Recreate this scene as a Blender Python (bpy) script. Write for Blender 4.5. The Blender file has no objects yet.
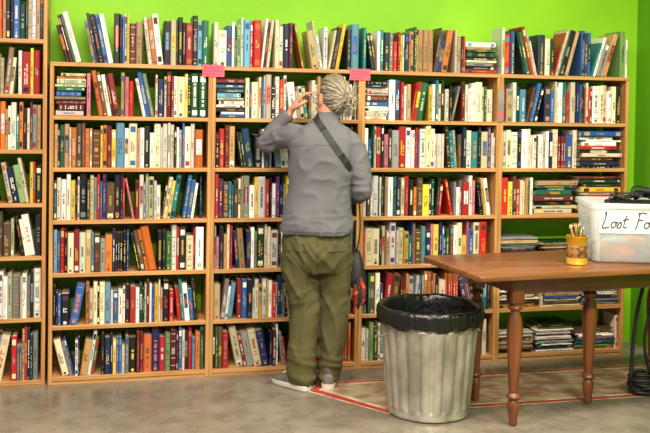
import bpy, math, random
from mathutils import Vector, Matrix, noise
from mathutils.bvhtree import BVHTree
S = bpy.context.scene
S.view_settings.view_transform = 'Standard'
pi = math.pi

def lin(c, a=1.0):
    o = []
    for v in c[:3]:
        v = v / 255.0
        o.append(v / 12.92 if v <= 0.04045 else ((v + 0.055) / 1.055) ** 2.4)
    return (o[0], o[1], o[2], a)

# ---------------------------------------------------------------- mesh builder
class MB:
    def __init__(s):
        s.V = []; s.F = []; s.M = []; s.C = []
    def add(s, verts, faces, m=0, c=(1, 1, 1, 1)):
        b = len(s.V)
        s.V.extend([tuple(v) for v in verts])
        for f in faces:
            s.F.append([b + i for i in f]); s.M.append(m); s.C.append(c)
    def box(s, x0, x1, y0, y1, z0, z1, m=0, c=(1, 1, 1, 1), bev=0.0):
        if bev <= 0:
            v = [(x0,y0,z0),(x1,y0,z0),(x1,y1,z0),(x0,y1,z0),(x0,y0,z1),(x1,y0,z1),(x1,y1,z1),(x0,y1,z1)]
            f = [(3,2,1,0),(4,5,6,7),(0,1,5,4),(1,2,6,5),(2,3,7,6),(3,0,4,7)]
            s.add(v, f, m, c)
        else:
            b = bev
            def ring(i, z):
                return [(x0+i,y0+b+0*i,z),(x0+b,y0+i,z),(x1-b,y0+i,z),(x1-i,y0+b,z),(x1-i,y1-b,z),(x1-b,y1-i,z),(x0+b,y1-i,z),(x0+i,y1-b,z)]
            s.loft([ring(b*0.7, z0), ring(0, z0+b), ring(0, z1-b), ring(b*0.7, z1)], m, c)
    def loft(s, rings, m=0, c=(1,1,1,1), caps=True, closed=True):
        n = len(rings[0]); V = []; F = []
        for r in rings: V.extend(r)
        for i in range(len(rings)-1):
            for j in range(n if closed else n-1):
                k = (j+1) % n
                F.append((i*n+j, i*n+k, (i+1)*n+k, (i+1)*n+j))
        if caps:
            F.append(tuple(range(n-1, -1, -1)))
            F.append(tuple((len(rings)-1)*n + j for j in range(n)))
        s.add(V, F, m, c)
    def lathe(s, prof, cx=0, cy=0, seg=24, m=0, c=(1,1,1,1), caps=True, cz=0):
        s.loft([[(cx+r*math.cos(2*pi*j/seg), cy+r*math.sin(2*pi*j/seg), cz+z) for j in range(seg)] for r, z in prof], m, c, caps)
    def tube(s, pts, rad, seg=10, m=0, c=(1,1,1,1), caps=True, sub=1):
        P = [Vector(p) for p in pts]
        R = [r if isinstance(r, (tuple, list)) else (r, r) for r in (rad if isinstance(rad, list) else [rad]*len(P))]
        if sub > 1: P, R = cat(P, R, sub)
        rings = []; up = None
        for i, p in enumerate(P):
            a = P[max(i-1, 0)]; b = P[min(i+1, len(P)-1)]
            d = (b-a).normalized()
            if up is None:
                up = Vector((0, 1, 0)) if abs(d.y) < 0.9 else Vector((0, 0, 1))
            sx = up.cross(d)
            if sx.length < 1e-4: sx = Vector((1,0,0))
            sx.normalize(); up = d.cross(sx).normalized()
            rings.append([tuple(p + sx*R[i][0]*math.cos(2*pi*j/seg) + up*R[i][1]*math.sin(2*pi*j/seg)) for j in range(seg)])
        s.loft(rings, m, c, caps)
    def ell(s, cen, r, m=0, c=(1,1,1,1), seg=20, rg=12, fn=None):
        rings = []
        for i in range(rg+1):
            t = -pi/2 + pi*i/rg
            t = max(min(t, pi/2-0.03), -pi/2+0.03)
            ring = []
            for j in range(seg):
                a = 2*pi*j/seg
                v = Vector((math.cos(t)*math.cos(a), math.cos(t)*math.sin(a), math.sin(t)))
                if fn: v = fn(v)
                ring.append((cen[0]+v[0]*r[0], cen[1]+v[1]*r[1], cen[2]+v[2]*r[2]))
            rings.append(ring)
        s.loft(rings, m, c, True)
    def xform(s, M):
        s.V = [tuple(M @ Vector(v)) for v in s.V]
    def build(s, name, mats, smooth=False, parent=None, loc=None, rotz=None):
        me = bpy.data.meshes.new(name)
        me.from_pydata(s.V, [], s.F)
        for mt in mats: me.materials.append(mt)
        me.polygons.foreach_set('material_index', s.M)
        at = me.color_attributes.new('Col', 'FLOAT_COLOR', 'CORNER')
        buf = []
        for f, c in zip(s.F, s.C):
            for _ in f: buf.extend(c)
        at.data.foreach_set('color', buf)
        if smooth: me.polygons.foreach_set('use_smooth', [True]*len(me.polygons))
        me.validate(); me.update()
        ob = bpy.data.objects.new(name, me)
        S.collection.objects.link(ob)
        if parent: ob.parent = parent
        if loc: ob.location = loc
        if rotz is not None: ob.rotation_euler[2] = rotz
        return ob

def cat(P, R, sub):
    oP = []; oR = []
    n = len(P)
    def cr(a, b, c, d, t):
        return 0.5*((2*b)+(c-a)*t+(2*a-5*b+4*c-d)*t*t+(3*b-a-3*c+d)*t*t*t)
    for i in range(n-1):
        p0, p1, p2, p3 = P[max(i-1,0)], P[i], P[i+1], P[min(i+2,n-1)]
        r0, r1, r2, r3 = R[max(i-1,0)], R[i], R[i+1], R[min(i+2,n-1)]
        for k in range(sub):
            t = k/sub
            oP.append(cr(p0,p1,p2,p3,t)); oR.append(tuple(cr(r0[q],r1[q],r2[q],r3[q],t) for q in (0,1)))
    oP.append(P[-1]); oR.append(R[-1])
    return oP, oR

def empty(name, loc=(0,0,0), rotz=0):
    e = bpy.data.objects.new(name, None); e.empty_display_size = 0.1
    S.collection.objects.link(e); e.location = loc; e.rotation_euler[2] = rotz
    return e

def smooth_angle(ob, ang=35):
    me = ob.data
    me.polygons.foreach_set('use_smooth', [True]*len(me.polygons))
    try: me.set_sharp_from_angle(angle=math.radians(ang))
    except Exception: pass

# ---------------------------------------------------------------- materials
def mat(name, col, rough=0.5, metal=0.0, col2=None, nscale=(5,5,5), ndetail=4, bump=0.0, bscale=None, attr=False, spec=None, lo=0.35, hi=0.65, trans=0.0):
    m = bpy.data.materials.new(name); m.use_nodes = True
    nt = m.node_tree; N = nt.nodes; L = nt.links
    b = N['Principled BSDF']
    b.inputs['Roughness'].default_value = rough
    b.inputs['Metallic'].default_value = metal
    if spec is not None: b.inputs['Specular IOR Level'].default_value = spec
    b.inputs['Base Color'].default_value = lin(col)
    tc = N.new('ShaderNodeTexCoord'); mp = N.new('ShaderNodeMapping')
    L.new(tc.outputs['Object'], mp.inputs['Vector']); mp.inputs['Scale'].default_value = nscale
    nz = N.new('ShaderNodeTexNoise'); nz.inputs['Scale'].default_value = 1.0; nz.inputs['Detail'].default_value = ndetail
    L.new(mp.outputs[0], nz.inputs['Vector'])
    if col2 is not None:
        rp = N.new('ShaderNodeValToRGB')
        rp.color_ramp.elements[0].color = lin(col); rp.color_ramp.elements[1].color = lin(col2)
        rp.color_ramp.elements[0].position = lo; rp.color_ramp.elements[1].position = hi
        L.new(nz.outputs['Fac'], rp.inputs['Fac']); L.new(rp.outputs['Color'], b.inputs['Base Color'])
    if attr:
        at = N.new('ShaderNodeAttribute'); at.attribute_name = 'Col'
        L.new(at.outputs['Color'], b.inputs['Base Color'])
    if bump > 0:
        bp = N.new('ShaderNodeBump'); bp.inputs['Strength'].default_value = bump; bp.inputs['Distance'].default_value = 0.01
        if bscale:
            nb = N.new('ShaderNodeTexNoise'); nb.inputs['Scale'].default_value = bscale; nb.inputs['Detail'].default_value = 3
            L.new(tc.outputs['Object'], nb.inputs['Vector']); L.new(nb.outputs['Fac'], bp.inputs['Height'])
        else:
            L.new(nz.outputs['Fac'], bp.inputs['Height'])
        L.new(bp.outputs[0], b.inputs['Normal'])
    return m

M_boardX = mat('pine_board', (200,150,92), 0.42, col2=(166,114,64), nscale=(2,25,60), bump=0.05)
M_postZ = mat('pine_post', (202,152,92), 0.42, col2=(160,108,58), nscale=(45,30,2), bump=0.05)
M_book = mat('book_covers', (255,255,255), 0.34, attr=True, spec=0.5)
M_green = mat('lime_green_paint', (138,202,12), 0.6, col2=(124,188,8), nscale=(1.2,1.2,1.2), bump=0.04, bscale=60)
M_green_shaded = mat('green_paint_shaded', (98,162,12), 0.6, col2=(86,148,8), nscale=(1.2,1.2,1.2), bump=0.04, bscale=60)  # wall green darkened: the right wall's weaker light is painted into the colour
M_ceil = mat('ceiling_paint', (225,225,220), 0.8, col2=(215,215,210))

# ---------------------------------------------------------------- room
def concrete():
    m = mat('concrete_floor', (140,130,117), 0.24, col2=(108,100,90), nscale=(1.0,1.5,1), ndetail=8, bump=0.025, bscale=9, lo=0.32, hi=0.68)
    nt = m.node_tree; N = nt.nodes; L = nt.links; b = N['Principled BSDF']
    old = b.inputs['Base Color'].links[0].from_socket
    tc = [n for n in N if n.type == 'TEX_COORD'][0]
    n2 = N.new('ShaderNodeTexNoise'); n2.inputs['Scale'].default_value = 7; n2.inputs['Detail'].default_value = 12; n2.inputs['Roughness'].default_value = 0.65
    L.new(tc.outputs['Object'], n2.inputs['Vector'])
    r2 = N.new('ShaderNodeValToRGB'); r2.color_ramp.elements[0].position = 0.38; r2.color_ramp.elements[1].position = 0.6
    r2.color_ramp.elements[0].color = (0.74,0.72,0.69,1); r2.color_ramp.elements[1].color = (1.0,1.0,1.0,1)
    L.new(n2.outputs['Fac'], r2.inputs['Fac'])
    mx = N.new('ShaderNodeMix'); mx.data_type = 'RGBA'; mx.blend_type = 'MULTIPLY'; mx.inputs[0].default_value = 1
    L.new(old, mx.inputs[6]); L.new(r2.outputs['Color'], mx.inputs[7]); L.new(mx.outputs[2], b.inputs['Base Color'])
    mr = N.new('ShaderNodeMapRange'); mr.inputs[1].default_value = 0.3; mr.inputs[2].default_value = 0.7; mr.inputs[3].default_value = 0.16; mr.inputs[4].default_value = 0.42
    L.new(n2.outputs['Fac'], mr.inputs[0]); L.new(mr.outputs[0], b.inputs['Roughness'])
    return m
M_floor = concrete()
XR = 3.34; YB = 0.285; XLW = -3.2; YF = -6.6
mb = MB(); mb.box(XLW, XR, YF, YB, -0.1, 0); mb.build('floor', [M_floor])
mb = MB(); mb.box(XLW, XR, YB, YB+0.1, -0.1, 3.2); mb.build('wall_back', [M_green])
mb = MB(); mb.box(XR, XR+0.1, YF, YB+0.1, -0.1, 3.2); mb.build('wall_right', [M_green_shaded])
mb = MB(); mb.box(XLW, XR+0.1, YF, YB+0.1, 3.2, 3.3); mb.build('ceiling', [M_ceil])

# worn rug
M_rug = mat('worn_rug_field', (168,150,122), 0.85, col2=(134,108,84), nscale=(8,12,8), ndetail=8, lo=0.42, hi=0.58)
M_redline = mat('rug_red_border', (158,40,30), 0.85, col2=(146,92,72), nscale=(9,9,9), ndetail=5, lo=0.52, hi=0.66)
M_whline = mat('rug_pale_border', (196,182,156), 0.85, col2=(158,140,114), nscale=(10,10,10), ndetail=6, lo=0.45, hi=0.6)
mb = MB()
def slab(poly, z0, z1, m=0):
    n = len(poly)
    mb.add([(x,y,z0) for x,y in poly]+[(x,y,z1) for x,y in poly], [tuple(range(n-1,-1,-1)), tuple(range(n,2*n))]+[(i,(i+1)%n,n+(i+1)%n,n+i) for i in range(n)], m)
def inset_poly(k):
    return [(1.03+k*1.9,-0.345+k*0.1),(1.345+k*0.6,-0.765+k),(3.3,-0.765+k),(3.3,-0.22-k),(1.13+k*1.2,-0.22-k)]
slab(inset_poly(0.0), 0, 0.0010, 2)
slab(inset_poly(0.006), 0.0010, 0.0014, 1)
slab(inset_poly(0.036), 0.0014, 0.0018, 2)
slab(inset_poly(0.056), 0.0018, 0.0022, 0)
for y in (-0.30, -0.45, -0.60):
    slab([(1.6,y),(3.1,y+0.01),(3.1,y+0.002),(1.6,y-0.008)], 0.0022, 0.0025, 1)
mb.build('worn_rug', [M_rug, M_redline, M_whline])
ZR = 0.0030

# ---------------------------------------------------------------- bookshelves + books
PAL = {'white':(238,233,220),'cream':(220,205,168),'black':(26,25,27),'navy':(28,38,80),'blue':(38,86,156),'sky':(94,148,188),
 'red':(184,32,30),'maroon':(100,26,32),'orange':(216,108,36),'yellow':(226,190,60),'green':(34,94,58),'teal':(24,116,120),
 'brown':(98,64,42),'tan':(178,142,94),'gray':(138,136,134),'purple':(84,50,102),'pink':(204,106,126),'dgreen':(24,56,40),'ltgreen':(132,164,98)}
W0 = dict(white=26,cream=17,black=14,navy=7,blue=8,sky=4,red=11,maroon=6,orange=5,yellow=5,green=4,teal=3,brown=6,tan=7,gray=5,purple=2,pink=1,dgreen=3,ltgreen=1)
def W(**k):
    d = dict(W0); d.update(k); return d
W_dark = W(black=26,navy=11,dgreen=8,maroon=9,white=18,cream=8)
W_light = W(white=42,cream=24,tan=8)
W_brown = W(brown=12,tan=14,maroon=10,red=14,dgreen=7,black=8,white=12)
W_green = W(green=16,dgreen=14,maroon=12,brown=14,white=10,blue=3)
W_blue = W(blue=14,navy=11,sky=7,white=28)
W_red = W(red=17,maroon=9,orange=7)

def pick(rng, w):
    k = list(w.keys()); n = rng.choices(k, [w[i] for i in k])[0]
    c = PAL[n]; j = rng.uniform(0.76, 1.08); g = (c[0]+c[1]+c[2])/3; q = rng.uniform(0, 0.22)
    return tuple(max(5, min(245, (v*(1-q)+g*q)*j + rng.uniform(-9, 9))) for v in c)
def contrast(rng, c):
    l = 0.3*c[0]+0.59*c[1]+0.11*c[2]
    if l < 110: t = rng.choice([(240,236,220),(240,236,220),(218,182,88),(230,208,84),(200,200,202),(224,120,60),(160,160,160)])
    else: t = rng.choice([(30,28,30),(30,28,30),(60,55,50),(150,34,32),(34,50,110),(76,52,36),(30,84,66)])
    k = rng.uniform(0.6, 1.0)
    return tuple(t[i]*k+c[i]*(1-k) for i in range(3))

def style(rng, w, hr, wr):
    c = pick(rng, w)
    hh = hr[0]+(hr[1]-hr[0])*rng.betavariate(1.3, 1.1)
    if rng.random() < 0.14: hh *= rng.uniform(0.8, 0.95)
    return dict(c=c, t=contrast(rng, c), h=hh, w=min(wr[1], max(wr[0], rng.lognormvariate(math.log(0.0200), 0.45))),
        d=rng.uniform(0.13, 0.19), k=rng.choice([0,0,1,2,3,4,5,6,6]), b=pick(rng, w), tl=rng.uniform(0.3, 0.7))

def add_book(mb, px, pz, th, st, rng, y0):
    w, h, d = st['w'], st['h'], st['d']
    ct, sn = math.cos(th), math.sin(th)
    def P(u, y, v): return (px + u*ct - v*sn, y0 + y, pz + u*sn + v*ct)
    r = min(0.005, w*0.25)
    pl = [(0, r), (w*0.18, 0), (w*0.82, 0), (w, r), (w, d), (0, d)]
    V = [P(u, y, 0) for u, y in pl] + [P(u, y, h) for u, y in pl]
    c = lin(st['c']); page = lin((222,210,182))
    mb.add(V, [(0,1,7,6),(1,2,8,7),(2,3,9,8),(3,4,10,9),(5,0,6,11)], 0, c)
    mb.add(V, [(4,5,11,10)], 0, page)
    ins = min(0.0025, w*0.15)
    mb.add([P(0,r,h),P(w*0.18,0,h),P(w*0.82,0,h),P(w,r,h),P(w,d,h),P(w-ins,d,h),P(w-ins,r+.002,h),P(ins,r+.002,h),P(ins,d,h),P(0,d,h)], [(0,1,2,3,4,5,6,7,8,9)], 0, c)
    mb.add([P(ins,r+.002,h-.003),P(w-ins,r+.002,h-.003),P(w-ins,d,h-.003),P(ins,d,h-.003)], [(0,1,2,3)], 0, page)
    mb.add([P(u, y, 0) for u, y in pl], [(5,4,3,2,1,0)], 0, c)
    def q(u0, u1, v0, v1, col, e=0.0005):
        mb.add([P(u0,-e,v0),P(u1,-e,v0),P(u1,-e,v1),P(u0,-e,v1)], [(0,1,2,3)], 0, lin(col))
    k = st['k']; a, b = w*0.18, w*0.82
    if k in (1, 4): q(a, b, h*0.80, h*0.93, st['b'])
    if k in (2, 4): q(a, b, h*0.05, h*0.16, st['b'])
    if k == 3:
        for vv in (0.12, 0.3, 0.72, 0.9): q(a, b, h*vv, h*vv+0.003, st['t'])
    if k == 5: q(a, b, h*0.34, h*0.74, st['b'])
    tcol = st['t'] if k != 5 else contrast(rng, st['b'])
    def text(v, ve, u0, lw, col):
        while v < ve:
            l = rng.uniform(0.003, 0.0075)
            if rng.random() > 0.16: q(u0, u0+lw, v, min(v+l, ve), col, 0.0009)
            v += l + rng.uniform(0.0015, 0.003)
    lw = w*rng.uniform(0.18, 0.42)
    v = h*(0.5-st['tl']/2)
    if w > 0.022 and rng.random() < 0.4:
        lw = w*0.17
        text(v+h*0.08, v+h*st['tl']*rng.uniform(0.6,0.9), w*0.27, lw, tcol); text(v+h*0.08, v+h*st['tl']*rng.uniform(0.5,0.95), w*0.54, lw, tcol)
    else: text(v+h*0.08, v+h*st['tl']*0.9, w/2-lw/2, lw, tcol)
    if k == 6: text(h*0.06, h*0.22, w*0.42, w*0.16, tcol)
    if rng.random() < 0.4: q(w*0.32, w*0.68, h*0.03, h*0.03+w*0.36, tcol, 0.0009)

def row(mb, xL, xR, z, maxh, seed, w=W0, hr=(0.18,0.24), wr=(0.009,0.042), stacks=(), leans=(), end=0.0, rl=0.055, magazine=False):
    rng = random.Random(seed)
    hr = (min(hr[0], maxh-0.02), min(hr[1], maxh-0.008))
    span = xR-xL; x = xL+0.003; xe = xR-0.003-end*span
    stacks = sorted(stacks); leans = sorted(leans); si = li = 0
    run = 0; st = None
    while x < xe-0.009:
        fr = (x-xL)/span
        if si < len(stacks) and fr >= stacks[si][0]-0.02:
            a, b, hh = stacks[si][:3]; si += 1
            Lw = min(xL+b*span, xe) - x
            if Lw > 0.09:
                zz = z; n = 0
                while zz < z + maxh*hh and n < 40:
                    s2 = style(rng, w, hr, wr); s2['w'] = rng.uniform(0.004, 0.011) if magazine else rng.uniform(0.01, 0.034)
                    if zz + s2['w'] > z + maxh - 0.006: break
                    s2['h'] = Lw*rng.uniform(0.78, 1.0); s2['d'] = rng.uniform(0.14, 0.2)
                    off = rng.uniform(0, Lw-s2['h'])
                    add_book(mb, x+off+s2['h'], zz, pi/2, s2, rng, 0.012+rng.uniform(0, 0.025)); zz += s2['w']+0.0004; n += 1
                x += Lw + 0.004
                run = 0
                continue
        nxt_stack = xL+stacks[si][0]*span if si < len(stacks) else xe
        lim = min(xe, nxt_stack)
        dl = None
        if li < len(leans) and fr >= leans[li][0]:
            dl = leans[li]; li += 1
        elif rng.random() < rl: dl = (0, rng.randint(1, 5), rng.choice([-1, 1])*rng.uniform(4, 13))
        if dl:
            n = dl[1]; th = math.radians(dl[2])
            sts = [style(rng, w, hr, wr) for _ in range(n)]
            for s2 in sts:
                lim_h = (maxh-0.006-s2['w']*math.sin(abs(th)))/math.cos(th)
                s2['h'] = min(s2['h'], lim_h)
            hm = max(s['h'] for s in sts)*math.sin(abs(th)); tot = sum(s['w'] for s in sts)/math.cos(th) + hm + 0.004
            if x + tot < lim:
                if th > 0: x += hm
                for s2 in sts:
                    wc = s2['w']/math.cos(th)
                    if th > 0: add_book(mb, x, z, th, s2, rng, 0.012+rng.uniform(0, 0.015))
                    else: add_book(mb, x + wc - s2['w']*math.cos(th), z + s2['w']*math.sin(-th), th, s2, rng, 0.012+rng.uniform(0, 0.015))
                    x += wc + 0.0006
                if th < 0: x += hm
                x += 0.002; run = 0
                continue
        if run <= 0:
            st = style(rng, w, hr, wr)
            run = rng.randint(2, 5) if rng.random() < 0.03 else 1
        run -= 1
        if x + st['w'] > lim:
            if lim < xe-0.01: x = lim+0.001; run = 0; continue
            break
        add_book(mb, x, z, 0, st, rng, 0.006+rng.uniform(0, 0.022)); x += st['w'] + rng.uniform(0.0003, 0.0018)

def shelf_unit(x0, x1, levels, top, post_top):
    mb = MB(); t = 0.02; D = 0.262
    for xa in (x0+0.0005, x1-t-0.0005):
        mb.box(xa, xa+t, 0, D, 0, post_top, 1, bev=0.0015)
    for z in levels+([top] if top else []):
        if top and z == top and post_top <= top:
            mb.box(x0+0.0005, x1-0.0005, -0.002, D, z-0.021, z, 0, bev=0.0015)
        else: mb.box(x0+t, x1-t, -0.001, D, z-0.021, z, 0, bev=0.0015)
    if levels[0]-0.021 > 0.004:
        mb.box(x0+t, x1-t, 0.004, 0.02, 0, levels[0]-0.021, 0)
    mb.box(x0+t, x1-t, D-0.012, D, levels[0], levels[0]+0.05, 0)
    mb.box(x0+t, x1-t, D-0.012, D, levels[3]-0.07, levels[3]-0.021, 0)
    return mb.build('bookshelf', [M_boardX, M_postZ])

P = [-0.296, 0.556, 1.409, 2.261, 3.114]
LV = [0.040, 0.313, 0.594, 0.876, 1.155, 1.430]; TOP = 1.713
G = 0.255
UL = P[0]-0.014
L1 = [0.030, 0.361, 0.688, 0.968, 1.25, 1.54, 1.828]
shelf_unit(UL-0.8525, UL, L1, 2.14, 2.14)
mb = MB(); a, b = UL-0.8325, UL-0.02
specs = [(W0,(0.20,0.28)),(W_light,(0.20,0.27)),(W_blue,(0.19,0.24)),(W_blue,(0.19,0.245)),(W0,(0.20,0.25)),(W0,(0.18,0.245)),(W_red,(0.20,0.26))]
for i, z in enumerate(L1):
    gap = (L1[i+1]-z if i+1 < len(L1) else 0.31)-0.025
    row(mb, a, b, z+0.0005, gap, 700+i, specs[i][0], specs[i][1])
mb.build('shelved_books', [M_book])

U = {}
U[2] = [ # bottom up
 dict(w=W_blue, leans=[(0,3,14)], hr=(0.18,0.24)), dict(w=W_light, hr=(0.17,0.235)), dict(w=W_light, hr=(0.19,0.25)), dict(w=W_blue, hr=(0.19,0.25), leans=[(0.7,3,-8)]),
 dict(w=W_light, hr=(0.20,0.25)), dict(w=W0, stacks=[(0,0.2,0.85)], leans=[(0.5,3,12)], hr=(0.20,0.25)), dict(w=W_dark, leans=[(0,4,16),(0.55,3,7)], hr=(0.22,0.275))]
U[3] = [
 dict(w=W0, hr=(0.18,0.235), leans=[(0.5,2,-10)]), dict(w=W_light, hr=(0.18,0.235)), dict(w=W_red, hr=(0.19,0.25)), dict(w=W_red, hr=(0.18,0.245)),
 dict(w=W0, hr=(0.19,0.25), leans=[(0.1,3,9)]), dict(w=W_light, stacks=[(0,0.2,0.8)], hr=(0.18,0.245)), dict(w=W0, hr=(0.22,0.275), leans=[(0.3,3,-6)])]
U[4] = [
 dict(w=W_light, hr=(0.18,0.23)), dict(w=W_red, hr=(0.18,0.235)), dict(w=W_blue, leans=[(0.74,2,22)], hr=(0.18,0.245), end=0.05), dict(w=W_light, hr=(0.18,0.24)),
 dict(w=W0, hr=(0.19,0.25)), dict(w=W_light, stacks=[(0,0.18,0.8)], hr=(0.18,0.24)), dict(w=W_brown, leans=[(0.02,2,10),(0.5,4,-9)], stacks=[(0.76,0.98,0.42)], hr=(0.20,0.265))]
U[5] = [
 dict(w=W0, stacks=[(0,0.30,0.5),(0.31,0.62,0.6),(0.63,0.97,0.5)], magazine=True, rl=0), dict(w=W_light, stacks=[(0,0.33,0.45),(0.36,0.68,0.4),(0.7,0.99,0.5)], magazine=True, rl=0),
 dict(w=W_green, stacks=[(0,0.32,0.55),(0.34,0.66,0.4),(0.68,0.98,0.5)], magazine=True, rl=0), dict(w=W_green, stacks=[(0.28,0.63,0.75),(0.65,0.99,0.85)], hr=(0.19,0.24)),
 dict(w=W_light, stacks=[(0.64,0.99,0.88)], hr=(0.18,0.24)), dict(w=W0, hr=(0.18,0.25)), dict(w=W_brown, hr=(0.20,0.31), leans=[(0.08,5,13),(0.4,5,-15),(0.7,5,-17)])]
for n in (2, 3, 4, 5):
    x0, x1 = P[n-2], P[n-1]
    shelf_unit(x0, x1, LV, TOP, TOP-0.021)
    mb = MB()
    for i, z in enumerate(LV+[TOP]):
        o = dict(U[n][i]); top = (i == 6)
        row(mb, x0+(0.004 if top else 0.021), x1-(0.004 if top else 0.021), z+0.0005, 0.4 if top else G, n*1000+i*17+9, **o)
    mb.build('shelved_books', [M_book])

# pink shelf signs
M_pink = mat('pink_card', (232,92,116), 0.7, col2=(224,80,104))
M_ink = mat('black_marker', (30,26,28), 0.6, col2=(40,34,36))
M_cardw = mat('label_card', (150,140,130), 0.7, col2=(120,112,105))
for px in (P[1]+0.005, P[2]-0.015):
    mb = MB(); mb.box(px-0.06, px+0.06, -0.0055, -0.0035, 1.655, 1.72, 0)
    for zz, l in ((1.70, 0.085), (1.684, 0.095), (1.668, 0.06)):
        x = px-0.05
        while x < px-0.05+l:
            mb.box(x, x+0.006, -0.0062, -0.0055, zz, zz+0.005, 1); x += 0.0115
    mb.build('shelf_sign', [M_pink, M_ink])
mb = MB(); mb.box(P[3]-0.018, P[3]+0.02, -0.0055, -0.0035, 1.43, 1.62, 0); mb.box(P[3]-0.012, P[3]+0.014, -0.0062, -0.0055, 1.45, 1.49, 1)
mb.build('hanging_label', [M_cardw, M_pink])

# ---------------------------------------------------------------- trash can
M_galv = mat('galvanised_steel', (214,209,198), 0.36, 0.72, col2=(160,155,145), nscale=(9,9,5), ndetail=6, bump=0.06, bscale=25)
M_bag = mat('black_plastic_bag', (12,12,13), 0.28, col2=(18,18,20), bump=0.5, bscale=28)
can = empty('trash_can', (1.561, -0.754, ZR))
mb = MB(); seg = 264
prof = [(0.198,0.0,0),(0.206,0.002,0),(0.209,0.008,0),(0.206,0.018,0),(0.205,0.03,0),(0.206,0.040,0.2),(0.207,0.048,1)]
for i in range(12):
    t = i/11; prof.append((0.207+0.03*t, 0.052+0.36*t, 1))
prof += [(0.238,0.42,0.4),(0.239,0.428,0),(0.2435,0.434,0),(0.239,0.440,0),(0.240,0.46,0),(0.241,0.50,0),(0.246,0.508,0),(0.246,0.514,0),(0.240,0.516,0),(0.236,0.50,0),(0.195,0.03,0),(0.1,0.02,0)]
rings = []
for r, z, k in prof:
    ring = []
    for j in range(seg):
        a = 2*pi*j/seg
        w_ = 0.5+0.5*math.cos(22*a); w_ = 1-(1-w_)**2.2
        rr = r + k*(w_*0.012-0.009)
        rr += 0.002*noise.noise(Vector((math.cos(a)*2.2, math.sin(a)*2.2, z*7)))
        ring.append((rr*math.cos(a), rr*math.sin(a), z))
    rings.append(ring)
mb.loft(rings)
for sgn in (-1, 1):
    pts = [(sgn*(0.236+0.03*math.sin(pi*t/8)), -0.06+0.12*t/8, 0.405-0.025*math.sin(pi*t/8)) for t in range(9)]
    mb.tube(pts, 0.005, 8)
o = mb.build('can_body', [M_galv], parent=can); smooth_angle(o, 50)
mb = MB(); seg = 220; rings = []
prof = [(0.05,0.30,0),(0.18,0.31,0.3),(0.215,0.40,0.6),(0.226,0.48,0.5),(0.232,0.515,0.3),(0.243,0.528,0.3),(0.254,0.527,0.4),(0.259,0.512,0.8),(0.260,0.49,1.0),(0.258,0.468,1.1),(0.256,0.447,1.2),(0.2535,0.447,1.2),(0.251,0.49,0.3),(0.25,0.515,0.2)]
for i, (r, z, k) in enumerate(prof):
    ring = []
    for j in range(seg):
        a = 2*pi*j/seg
        ca, sa = math.cos(a), math.sin(a)
        n1 = noise.noise(Vector((ca*9, sa*9, z*5+3))); n2 = noise.noise(Vector((ca*3, sa*3, 7)))
        rr = r + k*(0.007*abs(n1)*1.8 + 0.003*n2)
        zz = z + (0.012*n2 + 0.006*n1)*(0.4 if i > 3 else 0)
        if i in (9, 10, 11): zz -= 0.03*max(-0.4, n2+0.25*n1)
        ring.append((rr*ca, rr*sa, zz))
    rings.append(ring)
mb.loft(rings, caps=False)
mb.add([rings[0][j] for j in range(seg)], [tuple(range(seg))])
mb.build('bin_liner', [M_bag], smooth=True, parent=can)

# ---------------------------------------------------------------- table
M_tab = mat('varnished_wood', (128,78,44), 0.3, col2=(92,53,28), nscale=(2.5,28,28), ndetail=5, bump=0.03)
M_leg = mat('varnished_wood_leg', (130,74,38), 0.32, col2=(92,50,26), nscale=(25,25,2.5), ndetail=5)
TA = 0.087; TZ = 0.74
mb = MB()
L_, W_ = 0.806, 0.31; LR = 0.80
def rr(hx0, hx1, hy, z, r, ins):
    pts = []
    for cx, cy, a0 in ((hx1-r, hy-r, 0), (-hx0+r, hy-r, pi/2), (-hx0+r, -hy+r, pi), (hx1-r, -hy+r, 1.5*pi)):
        for k in range(6):
            a = a0+pi/2*k/5; pts.append((cx+(r-ins)*math.cos(a), cy+(r-ins)*math.sin(a), z))
    return pts
mb.loft([rr(L_,LR,W_,TZ-0.030,0.03,0.008), rr(L_,LR,W_,TZ-0.024,0.03,0.0), rr(L_,LR,W_,TZ-0.008,0.03,0.0), rr(L_,LR,W_,TZ-0.002,0.03,0.003), rr(L_,LR,W_,TZ,0.03,0.008)])
lx, ly = 0.547, 0.19
zt = TZ-0.030
for sy in (-1, 1): mb.box(-lx, lx, sy*ly-0.011, sy*ly+0.011, zt-0.085, zt, 0, bev=0.002)
for sx in (-1, 1): mb.box(sx*lx-0.011, sx*lx+0.011, -ly, ly, zt-0.085, zt, 0, bev=0.002)
mb.box(-0.02, 0.02, -ly, ly, zt-0.06, zt, 0)
mb.box(-L_+0.05, -lx, -ly+0.05, -ly+0.075, zt-0.03, zt, 0); mb.box(-L_+0.05, -lx, ly-0.075, ly-0.05, zt-0.03, zt, 0)
legp = [(0.017,0),(0.021,0.006),(0.020,0.02),(0.023,0.05),(0.029,0.085),(0.027,0.105),(0.020,0.118),(0.030,0.126),(0.034,0.136),(0.030,0.146),(0.021,0.154),(0.023,0.17),
 (0.027,0.24),(0.033,0.34),(0.038,0.42),(0.038,0.47),(0.032,0.51),(0.022,0.535),(0.020,0.545),(0.032,0.553),(0.036,0.562),(0.032,0.571),(0.022,0.578),(0.025,0.59)]
legp = [(r, z+ZR) for r, z in legp]
for x, y in ((-lx,-ly),(-lx,ly),(lx,-ly),(lx,ly),(0,0)):
    mb.lathe(legp, x, y, 20, 1)
    mb.box(x-0.032, x+0.032, y-0.032, y+0.032, 0.588, zt, 1, bev=0.003)
tb = mb.build('wooden_table', [M_tab, M_leg], loc=(2.411,-0.803,0), rotz=TA); smooth_angle(tb, 40)

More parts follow.
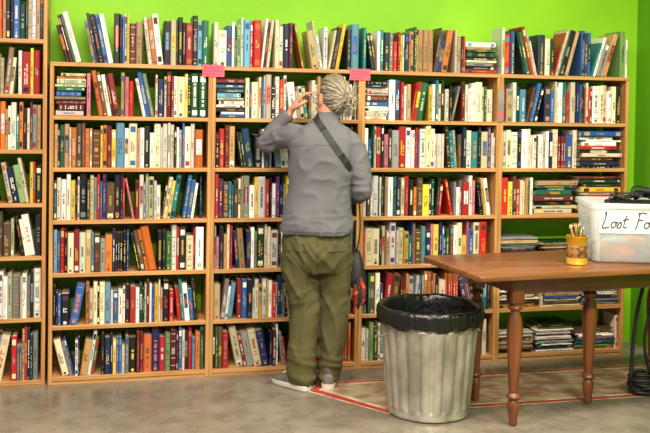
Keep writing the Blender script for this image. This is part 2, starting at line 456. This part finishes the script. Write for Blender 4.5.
# ---------------------------------------------------------------- plastic storage box with lost-property
def plastic():
    m = bpy.data.materials.new('milky_plastic'); m.use_nodes = True
    nt = m.node_tree; N = nt.nodes; L = nt.links; N.clear()
    o = N.new('ShaderNodeOutputMaterial'); mx = N.new('ShaderNodeMixShader'); t = N.new('ShaderNodeBsdfTransparent'); b = N.new('ShaderNodeBsdfPrincipled')
    nz = N.new('ShaderNodeTexNoise'); nz.inputs['Scale'].default_value = 6
    r = N.new('ShaderNodeMapRange'); r.inputs[3].default_value = 0.30; r.inputs[4].default_value = 0.52
    L.new(nz.outputs['Fac'], r.inputs[0]); L.new(r.outputs[0], mx.inputs[0])
    b.inputs['Base Color'].default_value = lin((226,230,230)); b.inputs['Roughness'].default_value = 0.15
    t.inputs['Color'].default_value = (0.95,0.96,0.97,1)
    L.new(t.outputs[0], mx.inputs[1]); L.new(b.outputs[0], mx.inputs[2]); L.new(mx.outputs[0], o.inputs[0])
    return m
M_plast = plastic()
BA = -0.30
bx = empty('plastic_storage_box', (2.620, -0.805, TZ+0.001), BA)
def rb(hx, hy, z, r=0.04):
    pts = []
    for cx, cy, a0 in ((hx-r, hy-r, 0), (-hx+r, hy-r, pi/2), (-hx+r, -hy+r, pi), (hx-r, -hy+r, 1.5*pi)):
        for k in range(6):
            a = a0+pi/2*k/5; pts.append((cx+r*math.cos(a), cy+r*math.sin(a), z))
    return pts
mb = MB(); H = 0.30
mb.loft([rb(0.205,0.155,0), rb(0.213,0.163,0.006), rb(0.232,0.18,H-0.03), rb(0.24,0.188,H-0.028), rb(0.242,0.19,H-0.004), rb(0.238,0.186,H), rb(0.229,0.177,H-0.004), rb(0.228,0.176,H-0.03), rb(0.210,0.160,0.010), rb(0.2,0.15,0.005)])
o = mb.build('box_shell', [M_plast], parent=bx); smooth_angle(o, 50)
M_lab = mat('white_tape', (238,238,236), 0.5, col2=(228,229,230), nscale=(9,9,9))
def fy(z): return -(0.163+0.017*(z-0.006)/(H-0.036))-0.0015
mb = MB()
mb.loft([[(-0.190,fy(z)-0.001,z),(0.190,fy(z)-0.001,z),(0.190,fy(z),z),(-0.190,fy(z),z)] for z in (0.150,0.266)])
mb.build('paper_label', [M_lab], parent=bx)
def stroke(mb, pts, x0, z0, sc, r=0.0026):
    Q = [Vector(((x0+(p[0]+0.22*p[1])*sc), 0, z0+p[1]*sc)) for p in pts]
    Q = [Vector((q.x, fy(q.z)-0.003, q.z)) for q in Q]
    mb.tube(Q, (r, r), 6, sub=4)
mb = MB(); sc = 0.068; z0 = 0.178
glyph = {
 'L': ([[(0.0,1.05),(0.08,1.15),(0.12,0.6),(0.05,0.02),(0.3,0.0),(0.55,0.08)]], 0.62),
 'o': ([[(0.32,0.42),(0.1,0.42),(0.02,0.2),(0.15,0.0),(0.34,0.12),(0.34,0.36),(0.28,0.44),(0.48,0.36)]], 0.46),
 's': ([[(0.0,0.1),(0.18,0.45),(0.30,0.2),(0.2,-0.02),(0.02,0.06)]], 0.36),
 't': ([[(0.14,0.9),(0.12,0.3),(0.18,0.02),(0.36,0.08)],[(-0.06,0.58),(0.15,0.62),(0.38,0.64)]], 0.55),
 'F': ([[(0.1,1.1),(0.12,0.5),(0.08,-0.1)],[(-0.05,1.08),(0.3,1.14),(0.62,1.1)],[(0.08,0.58),(0.25,0.62),(0.45,0.58)]], 0.62),
 'u': ([[(0.0,0.42),(0.02,0.1),(0.16,0.0),(0.32,0.15),(0.34,0.42)],[(0.34,0.42),(0.34,0.12),(0.46,0.04)]], 0.5),
 'n': ([[(0.0,0.42),(0.02,0.0)],[(0.02,0.25),(0.16,0.44),(0.30,0.34),(0.32,0.02),(0.42,0.04)]], 0.48),
 'd': ([[(0.32,0.40),(0.1,0.40),(0.02,0.2),(0.14,0.0),(0.33,0.14)],[(0.36,1.05),(0.34,0.5),(0.35,0.02),(0.46,0.06)]], 0.5)}
cxp = -0.180
for ch in 'Lost Found':
    if ch == ' ': cxp += 0.4*sc; continue
    g, ad = glyph[ch]
    for st_ in g: stroke(mb, st_, cxp, z0, sc)
    cxp += ad*sc
mb.build('handwritten_lettering', [M_ink], smooth=True, parent=bx)
M_cl = mat('cloth', (255,255,255), 0.8, attr=True, bump=0.4, bscale=30)
mb = MB(); rng = random.Random(3)
for cx, cy, cz, r, col in ((-0.13,-0.07,0.05,(0.06,0.06,0.045),(190,150,60)),(-0.06,-0.10,0.05,(0.08,0.05,0.042),(235,95,20)),(0.03,-0.09,0.05,(0.06,0.05,0.045),(30,50,130)),(0.08,0.03,0.06,(0.09,0.08,0.055),(40,60,120)),(-0.05,0.06,0.06,(0.11,0.08,0.055),(90,95,105)),(0.12,-0.08,0.045,(0.06,0.06,0.04),(235,105,30)),(-0.06,-0.03,0.09,(0.08,0.08,0.035),(170,180,195)),(0.01,-0.06,0.095,(0.06,0.05,0.03),(225,85,25))):
    sd = rng.random()*50
    mb.ell((cx,cy,cz), r, 0, lin(col), 28, 18, fn=lambda v: v*(1+0.28*noise.noise(v*2.3+Vector((sd,0,0)))))
mb.build('folded_clothes', [M_cl], smooth=True, parent=bx)
M_blk = mat('black_webbing', (20,20,22), 0.55, col2=(30,30,32))
mb = MB()
for s in range(8):
    rng = random.Random(40+s)
    pts = [(-0.14+0.04*s*rng.random()+0.06*k+rng.uniform(-0.02,0.02), rng.uniform(-0.10,0.10), 0.285+0.006*s+0.040*abs(math.sin(k*1.3+s))*(1 if k > 1 else 0.4)) for k in range(6)]
    mb.tube(pts, (0.0055 if s % 2 else 0.009), 8, sub=5)
mb.box(-0.10, 0.20, -0.13, 0.12, 0.262, 0.296, 0, bev=0.012)
mb.build('coiled_straps', [M_blk], smooth=True, parent=bx)

# yellow pencil tin
M_yel = mat('yellow_tin', (206,156,40), 0.35, 0.2, col2=(176,126,30), nscale=(20,20,20))
M_brn = mat('tin_print', (90,56,34), 0.4, col2=(150,110,50), nscale=(40,40,40), lo=0.45, hi=0.55); M_att = mat('painted_wood', (255,255,255), 0.45, attr=True)
tin = empty('pencil_tin', (2.262, -0.925, TZ+0.001))
mb = MB(); mb.lathe([(0.050,0),(0.053,0.002),(0.053,0.006),(0.051,0.009),(0.051,0.132),(0.0535,0.135),(0.0535,0.140),(0.049,0.140),(0.049,0.012),(0.01,0.010)], seg=32)
mb.lathe([(0.0512,0.035),(0.0518,0.036),(0.0518,0.095),(0.0512,0.096)], seg=32, m=1, caps=False)
o = mb.build('tin', [M_yel, M_brn], parent=tin); smooth_angle(o, 40)
mb = MB(); rng = random.Random(8)
for k in range(13):
    a = rng.uniform(0, 2*pi); r0 = rng.uniform(0, 0.025); r1 = rng.uniform(0.015, 0.04); h = rng.uniform(0.155, 0.195)
    col = lin(rng.choice([(205,155,40),(40,40,45),(30,60,120),(150,40,35),(90,60,40),(60,110,60)]))
    p0 = (r0*math.cos(a+2), r0*math.sin(a+2), 0.014); p1 = (r1*math.cos(a), r1*math.sin(a), h); p2 = (r1*1.06*math.cos(a), r1*1.06*math.sin(a), h+0.016)
    mb.tube([p0, p1], 0.0036, 6, c=col); mb.tube([p1, p2], [0.0036, 0.0008], 6, c=lin((220,190,150)))
mb.build('pencils', [M_att], parent=tin)

# black cable: hangs under the table and coils on the floor
M_rub = mat('black_cable_rubber', (16,16,17), 0.5, col2=(24,24,25))
mb = MB()
cx0, cy0 = 2.80, -0.72
pts = [(2.80,-0.70,0.700),(2.79,-0.70,0.60),(2.755,-0.70,0.45),(2.735,-0.70,0.30),(2.72,-0.71,0.17),(2.712,-0.72,0.08)]
for k in range(60):
    a = pi + k*2*pi/12; r = 0.080+0.010*math.sin(k*1.7)+0.003*(k//12)
    pts.append((cx0+r*math.cos(a), cy0+0.8*r*math.sin(a), ZR+0.012+0.016*(k/12)+0.006*math.sin(k*0.9+1)))
mb.tube(pts, 0.010, 8, sub=4)
mb.tube([(2.83,-0.70,0.700),(2.84,-0.70,0.5),(2.80,-0.70,0.3),(2.82,-0.70,0.15),(2.86,-0.71,0.09)], 0.008, 8, sub=4)
mb.build('coiled_power_cable', [M_rub], smooth=True)

# ---------------------------------------------------------------- the woman
def fbm_disp(me, fn):
    me.update()
    ns = [v.normal.copy() for v in me.vertices]
    for v, n in zip(me.vertices, ns):
        v.co = v.co + n*fn(v.co)
def remesh(mb, name, mats, voxel, it, parent, fn=None):
    ob = mb.build(name, mats)
    md = ob.modifiers.new('r', 'REMESH'); md.mode = 'VOXEL'; md.voxel_size = voxel
    sm = ob.modifiers.new('s', 'SMOOTH'); sm.iterations = it; sm.factor = 0.5
    dg = bpy.context.evaluated_depsgraph_get(); dg.update()
    me = bpy.data.meshes.new_from_object(ob.evaluated_get(dg))
    ob.modifiers.clear(); ob.data = me
    if fn: fbm_disp(me, fn)
    me.polygons.foreach_set('use_smooth', [True]*len(me.polygons))
    ob.parent = parent
    return ob

M_jack = mat('grey_fleece', (104,103,109), 0.9, col2=(96,95,101), nscale=(3,3,3), bump=0.2, bscale=200, spec=0.2)
M_pant = mat('olive_cotton', (86,82,52), 0.85, col2=(78,75,47), nscale=(3,3,3), bump=0.12, bscale=160, spec=0.2)
M_skin = mat('skin', (208,150,124), 0.5, col2=(198,136,110), nscale=(20,20,20))
M_hair = mat('grey_blonde_hair', (255,255,255), 0.5, attr=True)
M_shoe = mat('shoe_mesh', (112,104,100), 0.7, col2=(88,80,78), nscale=(40,40,40)); M_sole = mat('shoe_sole', (218,212,200), 0.6, col2=(200,194,184))
M_strap = mat('black_strap', (16,16,18), 0.6, col2=(24,24,26))
wm = empty('woman', (1.074, -0.284, ZR), -math.radians(13.6))

nz3 = lambda x, y, z: noise.noise(Vector((x, y, z)))
def ridge(v): return 1-min(1, abs(v)*2.2)
def jfold(p):
    x, y, z = p
    d = 0.006*nz3(x*6, y*6, z*4)
    d += 0.009*(ridge(nz3(x*7+z*5, y*5, z*8-x*6+3))**2-0.3)
    e1 = math.exp(-((x+0.24)**2+(z-1.30)**2)/0.006); e2 = math.exp(-((x-0.25)**2+(z-1.08)**2)/0.01); e3 = math.exp(-((z-0.90)/0.06)**2)*0.5
    d += 0.010*(e1+e2+e3)*(ridge(nz3(x*9, y*9, z*26))-0.5)
    return d
mb = MB()
tor = [(0.018,0.000,0.825,0.192,0.148),(0.018,0.0,0.86,0.195,0.150),(0.020,0,0.95,0.180,0.140),(0.023,-0.002,1.05,0.167,0.130),(0.03,-0.005,1.17,0.168,0.127),
       (0.038,-0.008,1.27,0.174,0.122),(0.043,-0.008,1.335,0.168,0.106),(0.047,-0.003,1.385,0.125,0.085),(0.055,0.0,1.42,0.080,0.070),(0.062,0.004,1.45,0.060,0.060),(0.065,0.006,1.472,0.057,0.059)]
PP = [Vector(t[:3]) for t in tor]; RR = [(t[3], t[4]) for t in tor]
PP, RR = cat(PP, RR, 4)
mb.loft([[(p.x+r[0]*math.copysign(abs(math.cos(2*pi*j/48))**0.85, math.cos(2*pi*j/48)), p.y+r[1]*math.copysign(abs(math.sin(2*pi*j/48))**0.85, math.sin(2*pi*j/48)), p.z) for j in range(48)] for p, r in zip(PP, RR)])
mb.tube([(-0.07,0.0,1.335),(-0.118,0.03,1.340),(-0.20,0.10,1.315),(-0.262,0.15,1.285),(-0.274,0.165,1.298),(-0.220,0.165,1.378),(-0.150,0.155,1.452)], [0.060,0.065,0.058,0.050,0.048,0.046,0.038], 20, sub=4)
mb.tube([(0.150,0,1.330),(0.188,-0.005,1.305),(0.226,-0.012,1.21),(0.250,-0.018,1.10),(0.252,0.0,1.05),(0.228,0.09,1.02),(0.16,0.19,1.0)], [0.060,0.064,0.060,0.054,0.052,0.046,0.038], 20, sub=4)
jk = remesh(mb, 'jacket', [M_jack], 0.0075, 6, wm, jfold)
def strip(bvh, pts, width, off, name, m, dirv=None):
    mb = MB(); ringsL = []
    for i, (o, d) in enumerate(pts):
        h = bvh.ray_cast(Vector(o), Vector(d))
        if h[0] is None: continue
        ringsL.append((h[0], h[1] if h[1].dot(Vector(d)) < 0 else -h[1]))
    rings = []
    for i, (p, n) in enumerate(ringsL):
        t = (ringsL[min(i+1,len(ringsL)-1)][0]-ringsL[max(i-1,0)][0]).normalized()
        s = n.cross(t).normalized()
        rings.append([tuple(p+s*width/2+n*off), tuple(p-s*width/2+n*off), tuple(p-s*width/2-n*0.004), tuple(p+s*width/2-n*0.004)])
    mb.loft(rings); return mb.build(name, [m], parent=wm), ringsL
bv = BVHTree.FromPolygons([v.co for v in jk.data.vertices], [tuple(p.vertices) for p in jk.data.polygons])
pts = []
for k in range(8):
    t = k/7; pts.append(((0.005-0.02*(1-t), 0.07-0.09*t, 1.8), (0,0,-1)))
for k in range(26):
    t = k/25; pts.append(((0.008+0.185*t, -1, 1.425-0.26*t), (0,1,0)))
strip(bv, pts, 0.034, 0.005, 'bag_strap', M_strap)
M_seam = mat('seam', (76,76,82), 0.9, col2=(70,70,76))
strip(bv, [((0.03+0.6*math.cos(a), 0.6*math.sin(a), 0.845), (-math.cos(a), -math.sin(a), 0)) for a in [2*pi*k/60 for k in range(61)]], 0.005, 0.001, 'hem_band', M_seam)
strip(bv, [((-0.11+0.25*t, -1, 1.285+0.012*math.sin(pi*t)), (0,1,0)) for t in [k/24 for k in range(25)]], 0.003, 0.0006, 'yoke_seam', M_seam)

def pfold(p):
    x, y, z = p
    lo = max(0, min(1, (0.28-z)/0.2))
    kn = math.exp(-((z-0.45)/0.10)**2)
    st = math.exp(-((z-0.70)/0.08)**2)
    d = 0.010*nz3(x*9+4, y*9, z*2.2)
    d += 0.012*(ridge(nz3(x*10, y*8, z*3+x*5))**2-0.35)*(1-0.6*lo)
    d += 0.014*lo*(ridge(nz3(x*4+2, y*4, z*17+x*3))-0.5)
    d += 0.011*kn*(ridge(nz3(x*5+8, y*5, z*13-x*8))-0.5)
    d += 0.011*st*(ridge(nz3(x*5+1, y*5, z*15-abs(x-0.02)*18))-0.5)
    return d
mb = MB()
pel = [(0.02,0,0.90,0.155,0.110),(0.015,0,0.83,0.180,0.133),(0.013,-0.005,0.76,0.186,0.143),(0.018,-0.003,0.69,0.180,0.135),(0.02,0,0.62,0.162,0.113)]
PP = [Vector(t[:3]) for t in pel]; RR = [(t[3], t[4]) for t in pel]; PP, RR = cat(PP, RR, 4)
mb.loft([[(p.x+r[0]*math.cos(2*pi*j/40), p.y+r[1]*math.sin(2*pi*j/40), p.z) for j in range(40)] for p, r in zip(PP, RR)])
mb.tube([(-0.080,0.0,0.72),(-0.068,0.0,0.58),(-0.052,0.012,0.43),(-0.048,0.0,0.28),(-0.052,-0.01,0.14),(-0.055,-0.012,0.07),(-0.055,-0.008,0.030)], [(0.100,0.118),(0.094,0.106),(0.085,0.09),(0.080,0.083),(0.077,0.080),(0.077,0.080),(0.072,0.076)], 24, sub=5)
mb.tube([(0.110,0.02,0.72),(0.116,0.03,0.58),(0.118,0.045,0.43),(0.110,0.04,0.28),(0.098,0.03,0.14),(0.092,0.03,0.07),(0.090,0.030,0.030)], [(0.095,0.113),(0.088,0.103),(0.079,0.088),(0.070,0.08),(0.064,0.072),(0.062,0.070),(0.057,0.067)], 24, sub=5)
tr = remesh(mb, 'trousers', [M_pant], 0.007, 5, wm, pfold)
bt = BVHTree.FromPolygons([v.co for v in tr.data.vertices], [tuple(p.vertices) for p in tr.data.polygons])
M_ps = mat('trouser_seam', (60,60,36), 0.9, col2=(54,54,32)); M_pk = mat('trouser_pocket', (78,75,47), 0.9, col2=(72,69,43), bump=0.12, bscale=160)
strip(bt, [((0.02, -1, 0.82-0.2*t), (0,1,0)) for t in [k/14 for k in range(15)]], 0.003, 0.001, 'seat_seam', M_ps)
for cx, n in ((-0.085,'pocket_1'),(0.115,'pocket_2')):
    strip(bt, [((cx-0.05+0.1*t, -1, 0.765), (0,1,0)) for t in [k/10 for k in range(11)]], 0.040, 0.003, n, M_pk)
strip(bt, [((-1, 0.02, 0.53-0.14*t), (1,0,0)) for t in [k/8 for k in range(9)]], 0.12, 0.006, 'cargo_pocket_1', M_pk)
strip(bt, [((1, 0.03, 0.53-0.14*t), (-1,0,0)) for t in [k/8 for k in range(9)]], 0.12, 0.006, 'cargo_pocket_2', M_pk)

# shoes
def shoe(name, heel, ang):
    mb = MB()
    st = [(0.0,0.020,0.055),(0.01,0.030,0.075),(0.05,0.036,0.095),(0.09,0.037,0.092),(0.13,0.039,0.075),(0.17,0.045,0.060),(0.21,0.044,0.050),(0.24,0.033,0.040),(0.255,0.016,0.030)]
    rings = []
    for y, w, h in st:
        ring = []
        for j in range(20):
            a = 2*pi*j/20
            x = w*math.cos(a); z = math.sin(a)
            z = 0.022 + (h-0.022)*max(0, z)**0.7 if z > 0 else 0.022+0.012*z
            ring.append((x, y, z))
        rings.append(ring)
    mb.loft(rings, 0)
    so = [[(s*(w+0.003)*k, y-0.003, z) for s, z, k in ((-1,0.0,0.93),(-1,0.010,1.0),(-1,0.026,1.0),(1,0.026,1.0),(1,0.010,1.0),(1,0.0,0.93))] for y, w, h in st]
    mb.loft(so, 1)
    for k in range(4): mb.tube([(-0.02,0.115+0.018*k,0.083-0.0065*k),(0,0.117+0.018*k,0.089-0.0065*k),(0.02,0.115+0.018*k,0.083-0.0065*k)], 0.003, 6, m=1)
    mb.tube([(0.0,0.045,0.06),(0.0,0.045,0.14)], [0.032,0.034], 16, m=0)
    mb.xform(Matrix.Translation(heel) @ Matrix.Rotation(ang, 4, 'Z'))
    o = mb.build(name, [M_shoe, M_sole], parent=wm); smooth_angle(o, 50)
shoe('shoe_1', (-0.018,-0.072,0), math.radians(48))
shoe('shoe_2', (0.088,-0.045,0), math.radians(-3))

# hands
def hand(name, w, d, n, s, curl, spread=1.0, tcurl=0.5):
    d = Vector(d).normalized(); n = Vector(n); n = (n-d*n.dot(d)).normalized(); s0 = Vector(s); sd = d.cross(n); 
    if sd.dot(s0) < 0: sd = -sd
    w = Vector(w); mb = MB()
    def ring(c, a, b): return [tuple(c + sd*a*math.cos(2*pi*j/20) + n*b*math.sin(2*pi*j/20)) for j in range(20)]
    mb.loft([ring(w-d*0.04,0.026,0.020), ring(w,0.027,0.019), ring(w+d*0.025,0.034,0.0165), ring(w+d*0.06,0.040,0.0155), ring(w+d*0.083,0.040,0.0125), ring(w+d*0.09,0.036,0.009)])
    Ls = (0.070, 0.078, 0.073, 0.058)
    for k in range(4):
        off = 0.0295-0.0198*k
        p = w + d*(0.078-0.004*abs(k-1.2)) + sd*off
        dr = (d + sd*0.10*(1.4-k)*spread).normalized(); pts = [p]; a = 0
        for q, fr in enumerate((0.45,0.3,0.25)):
            a += curl[k]*(0.7 if q == 0 else 1.0)
            dd = dr*math.cos(a) + n*math.sin(a)
            p = p + dd*Ls[k]*fr; pts.append(p)
        mb.tube(pts, [0.0098,0.0092,0.0083,0.0068], 12, sub=3)
        mb.ell(pts[-1], (0.0068,)*3, seg=10, rg=8)
    p0 = w+d*0.02+sd*0.022; p1 = w+d*0.045+sd*0.045+n*0.012; p2 = p1+(d*0.8+sd*0.35+n*tcurl).normalized()*0.032; p3 = p2+(d*0.9+n*tcurl*1.3-sd*0.1).normalized()*0.027
    mb.tube([p0,p1,p2,p3], [0.014,0.0125,0.0105,0.0085], 12, sub=3); mb.ell(p3, (0.0085,)*3, seg=10, rg=8)
    return remesh(mb, name, [M_skin], 0.0032, 3, wm)
hand('hand_left', (-0.138,0.152,1.470), (0.52,-0.06,0.85), (0.8,0.1,-0.45), (0,-1,0), (0.25,0.35,0.5,0.6), 1.3, 0.4)
hand('hand_right', (0.135,0.215,0.995), (-0.9,0.35,-0.1), (-0.2,-0.9,0.0), (0,0,1), (0.35,0.4,0.45,0.5), 0.8, 0.3)

# head
HC = Vector((0.087, 0.018, 1.548)); HR = Matrix.Translation(HC) @ Matrix.Rotation(math.radians(36), 4, 'Z') @ Matrix.Rotation(math.radians(4), 4, 'X')
mb = MB()
def hf(v):
    v = v.copy()
    if v.z < 0:
        k = -v.z; v.x *= 1-0.32*k*k
        if v.y > 0: v.y = v.y*(1+0.05*k)
        else: v.y *= 1-0.25*k
    if v.y > 0.75 and v.z > -0.2: v.y -= 0.03
    return v
mb.ell((0,0,0), (0.074,0.094,0.113), seg=36, rg=26, fn=hf)
mb.tube([(0,0.088,0.012),(0,0.100,-0.01),(0,0.110,-0.026),(0,0.094,-0.034)], [0.007,0.010,0.0145,0.007], 10, sub=2)
mb.ell((0,0.078,-0.085), (0.024,0.020,0.018)); 
for sx in (-1, 1):
    mb.ell((sx*0.078,-0.005,-0.012), (0.009,0.018,0.032), seg=14, rg=10)
    mb.ell((sx*0.03,0.083,0.022), (0.022,0.010,0.008), seg=12, rg=8)
    mb.ell((sx*0.040,0.068,-0.03), (0.022,0.018,0.018), seg=12, rg=8)
mb.xform(HR)
mb.tube([(0.060,0.0,1.39),(0.066,0.0,1.44),(0.080,0.005,1.52)], [0.056,0.054,0.055], 20, sub=3)
remesh(mb, 'head', [M_skin], 0.0045, 4, wm)
M_lip = mat('lips', (176,96,88), 0.45, col2=(166,88,80)); M_eye = mat('eye_white', (235,232,226), 0.2, col2=(230,226,220)); M_iris = mat('iris', (60,80,90), 0.2, col2=(40,50,60))
mb = MB()
mb.ell((0,0.094,-0.055), (0.022,0.006,0.004), 0, seg=14, rg=8); mb.ell((0,0.093,-0.062), (0.019,0.007,0.005), 0, seg=14, rg=8)
for sx in (-1, 1):
    mb.ell((sx*0.03,0.078,0.004), (0.013,0.0125,0.011), 1, seg=16, rg=10); mb.ell((sx*0.03,0.0885,0.004), (0.0052,0.0025,0.0052), 2, seg=12, rg=8)
mb.xform(HR); mb.build('face_features', [M_lip, M_eye, M_iris], smooth=True, parent=wm)
M_gl = mat('glasses_frame', (40,36,34), 0.3, col2=(50,44,40))
mb = MB()
for sx in (-1, 1):
    mb.tube([(sx*0.033+0.024*math.cos(2*pi*k/20), 0.112, 0.003+0.018*math.sin(2*pi*k/20)) for k in range(21)], 0.0016, 6, caps=False)
    mb.tube([(sx*0.057,0.112,0.008),(sx*0.080,0.09,0.009),(sx*0.083,0.0,0.006),(sx*0.080,-0.02,-0.006)], 0.0018, 6)
mb.tube([(-0.009,0.113,0.006),(0,0.115,0.009),(0.009,0.113,0.006)], 0.0016, 6)
mb.xform(HR); mb.build('eyeglasses', [M_gl], smooth=True, parent=wm)

HCOL = [(172,162,142),(146,134,112),(118,106,86),(206,198,182),(92,80,64),(156,140,112),(186,176,154)]
rng = random.Random(11)
def alpha(phi): return math.radians(58 + (1-math.sin(phi))/2*72)
ER = Vector((0.080,0.100,0.118))
T = Vector((0.10,-0.95,0.02)).normalized()
mb = MB()
rings = []
for i in range(14):
    t = i/13; ring = []
    for j in range(40):
        phi = 2*pi*j/40; a = alpha(phi); a = a + (pi-0.02-a)*t
        v = Vector((math.sin(a)*math.cos(phi), math.cos(a), math.sin(a)*math.sin(phi)))
        if v.z < 0: v.x *= 1-0.2*v.z*v.z
        ring.append((v.x*ER.x*0.985, v.y*ER.y*0.985, v.z*ER.z*0.985))
    rings.append(ring)
mb.loft(rings, caps=False, c=lin((112,98,78)))
def slerp(a, b, t):
    o = math.acos(max(-1, min(1, a.dot(b))))
    if o < 1e-4: return a
    return (a*math.sin((1-t)*o)+b*math.sin(t*o))/math.sin(o)
for i in range(1000):
    phi = rng.uniform(0, 2*pi); a = alpha(phi)+rng.uniform(-0.05, 0.7)
    v = Vector((math.sin(a)*math.cos(phi), math.cos(a), math.sin(a)*math.sin(phi))).normalized()
    lift = rng.uniform(0.985, 1.05); pts = []
    wv = rng.gauss(0, 0.07); w2 = rng.gauss(0, 0.05)
    for k in range(8):
        t = k/7; q = slerp(v, T, t*0.95); q = q + Vector((wv, 0, -w2))*math.sin(pi*t) + Vector((wv, 0, w2))*0.4*math.sin(2*pi*t)
        f = lift*(0.97+0.05*math.sin(pi*t))
        x = q.x*(1-0.2*min(0,q.z)**2)
        pts.append((x*ER.x*f, q.y*ER.y*f, q.z*ER.z*f))
    mb.tube(pts, [0.001]+[rng.uniform(0.001,0.0018)]*6+[0.001], 5, c=lin(rng.choice(HCOL)))
TP = Vector((T.x*ER.x, T.y*ER.y, T.z*ER.z))
for i in range(360):
    j = lambda s: Vector((rng.gauss(0, s), rng.gauss(0, s), rng.gauss(0, s)))
    side = rng.random()
    p1 = TP + Vector((0.006,-0.016,0.004)) + j(0.009)
    p2 = TP + Vector((0.012,-0.026,-0.010)) + j(0.014)
    p3 = TP + Vector((0.014,-0.024,-0.040)) + j(0.014)
    p4 = TP + Vector((0.010,-0.016,-0.078)) + j(0.014)
    if side < 0.25: p4 = p2 + j(0.025)+Vector((0.012,0,0.03)); p3 = p2 + j(0.012)
    mb.tube([TP*0.97, p1, p2, p3, p4], [0.0012,0.0017,0.0017,0.0014,0.0006], 5, c=lin(rng.choice(HCOL)), sub=2)
# hair clip
mb.tube([tuple(TP+Vector((0.004,-0.010,0.002))+Vector((0.017*math.cos(2*pi*k/14),0.0,0.013*math.sin(2*pi*k/14)))) for k in range(15)], 0.004, 6, c=lin((60,48,44)))
mb.xform(HR); mb.build('hair', [M_hair], smooth=True, parent=wm)

# shoulder bag at right hip
M_org = mat('orange_fabric', (206,74,26), 0.8, col2=(96,26,20), nscale=(25,25,25), lo=0.45, hi=0.55)
mb = MB()
def bagr(z, hx, hy, ox=0): return [(0.225+ox+hx*math.copysign(abs(math.cos(2*pi*j/28))**0.6, math.cos(2*pi*j/28)), 0.135+hy*math.copysign(abs(math.sin(2*pi*j/28))**0.6, math.sin(2*pi*j/28)), z) for j in range(28)]
mb.loft([bagr(0.445,0.03,0.06), bagr(0.455,0.05,0.085), bagr(0.50,0.062,0.10), bagr(0.525,0.063,0.102)], 1)
mb.loft([bagr(0.525,0.063,0.102), bagr(0.58,0.060,0.10), bagr(0.64,0.05,0.09), bagr(0.70,0.032,0.07), bagr(0.72,0.012,0.05)], 0)
mb.tube([(0.232,0.10,0.71),(0.248,0.08,0.82),(0.244,0.09,0.95),(0.222,0.10,1.08),(0.195,0.02,1.17)], [(0.004,0.016)]*5, 8, m=0, sub=4)
for k in range(3): mb.tube([(0.252-0.02*k,0.04+0.01*k,0.58),(0.272-0.02*k,0.035,0.5),(0.262-0.02*k,0.03,0.43-0.015*k)], [0.012,0.015,0.006], 8, m=1 if k != 1 else 0, sub=3)
mb.build('shoulder_bag', [M_strap, M_org], smooth=True, parent=wm)

# ---------------------------------------------------------------- lighting
def area(name, loc, sx, sy, e, rot=(0,0,0), col=(1,0.89,0.75)):
    l = bpy.data.lights.new(name, 'AREA'); l.shape = 'RECTANGLE'; l.size = sx; l.size_y = sy; l.energy = e; l.color = col
    o = bpy.data.objects.new(name, l); S.collection.objects.link(o); o.location = loc; o.rotation_euler = rot
M_fix = mat('fixture_white', (235,235,232), 0.5, col2=(228,228,225))
for i, (x, y, e) in enumerate(((0.0,-1.9,118),(2.3,-1.9,118),(0.0,-4.2,165),(2.3,-4.2,165))):
    mb = MB(); mb.box(x-0.65, x+0.65, y-0.32, y+0.32, 3.12, 3.199, 0, bev=0.01); mb.build('ceiling_light', [M_fix])
    area('fluorescent_tube_light', (x, y, 3.11), 1.2, 0.3, e)
w = bpy.data.worlds.new('World'); S.world = w; w.use_nodes = True
bg = w.node_tree.nodes['Background']; bg.inputs[0].default_value = (1,0.94,0.86,1); bg.inputs[1].default_value = 0.42

# ---------------------------------------------------------------- camera
cd = bpy.data.cameras.new('camera'); cam = bpy.data.objects.new('camera', cd); S.collection.objects.link(cam)
cd.sensor_width = 36; cd.lens = 900/650*36; cd.shift_y = -0.124
cam.matrix_world = Matrix.Translation((0,-4.94,1.47)) @ Matrix.Rotation(-math.radians(13.6),4,'Z') @ Matrix.Rotation(math.radians(90-1.5),4,'X') @ Matrix.Rotation(0.016,4,'Z')
cd.clip_start = 0.05
S.camera = cam
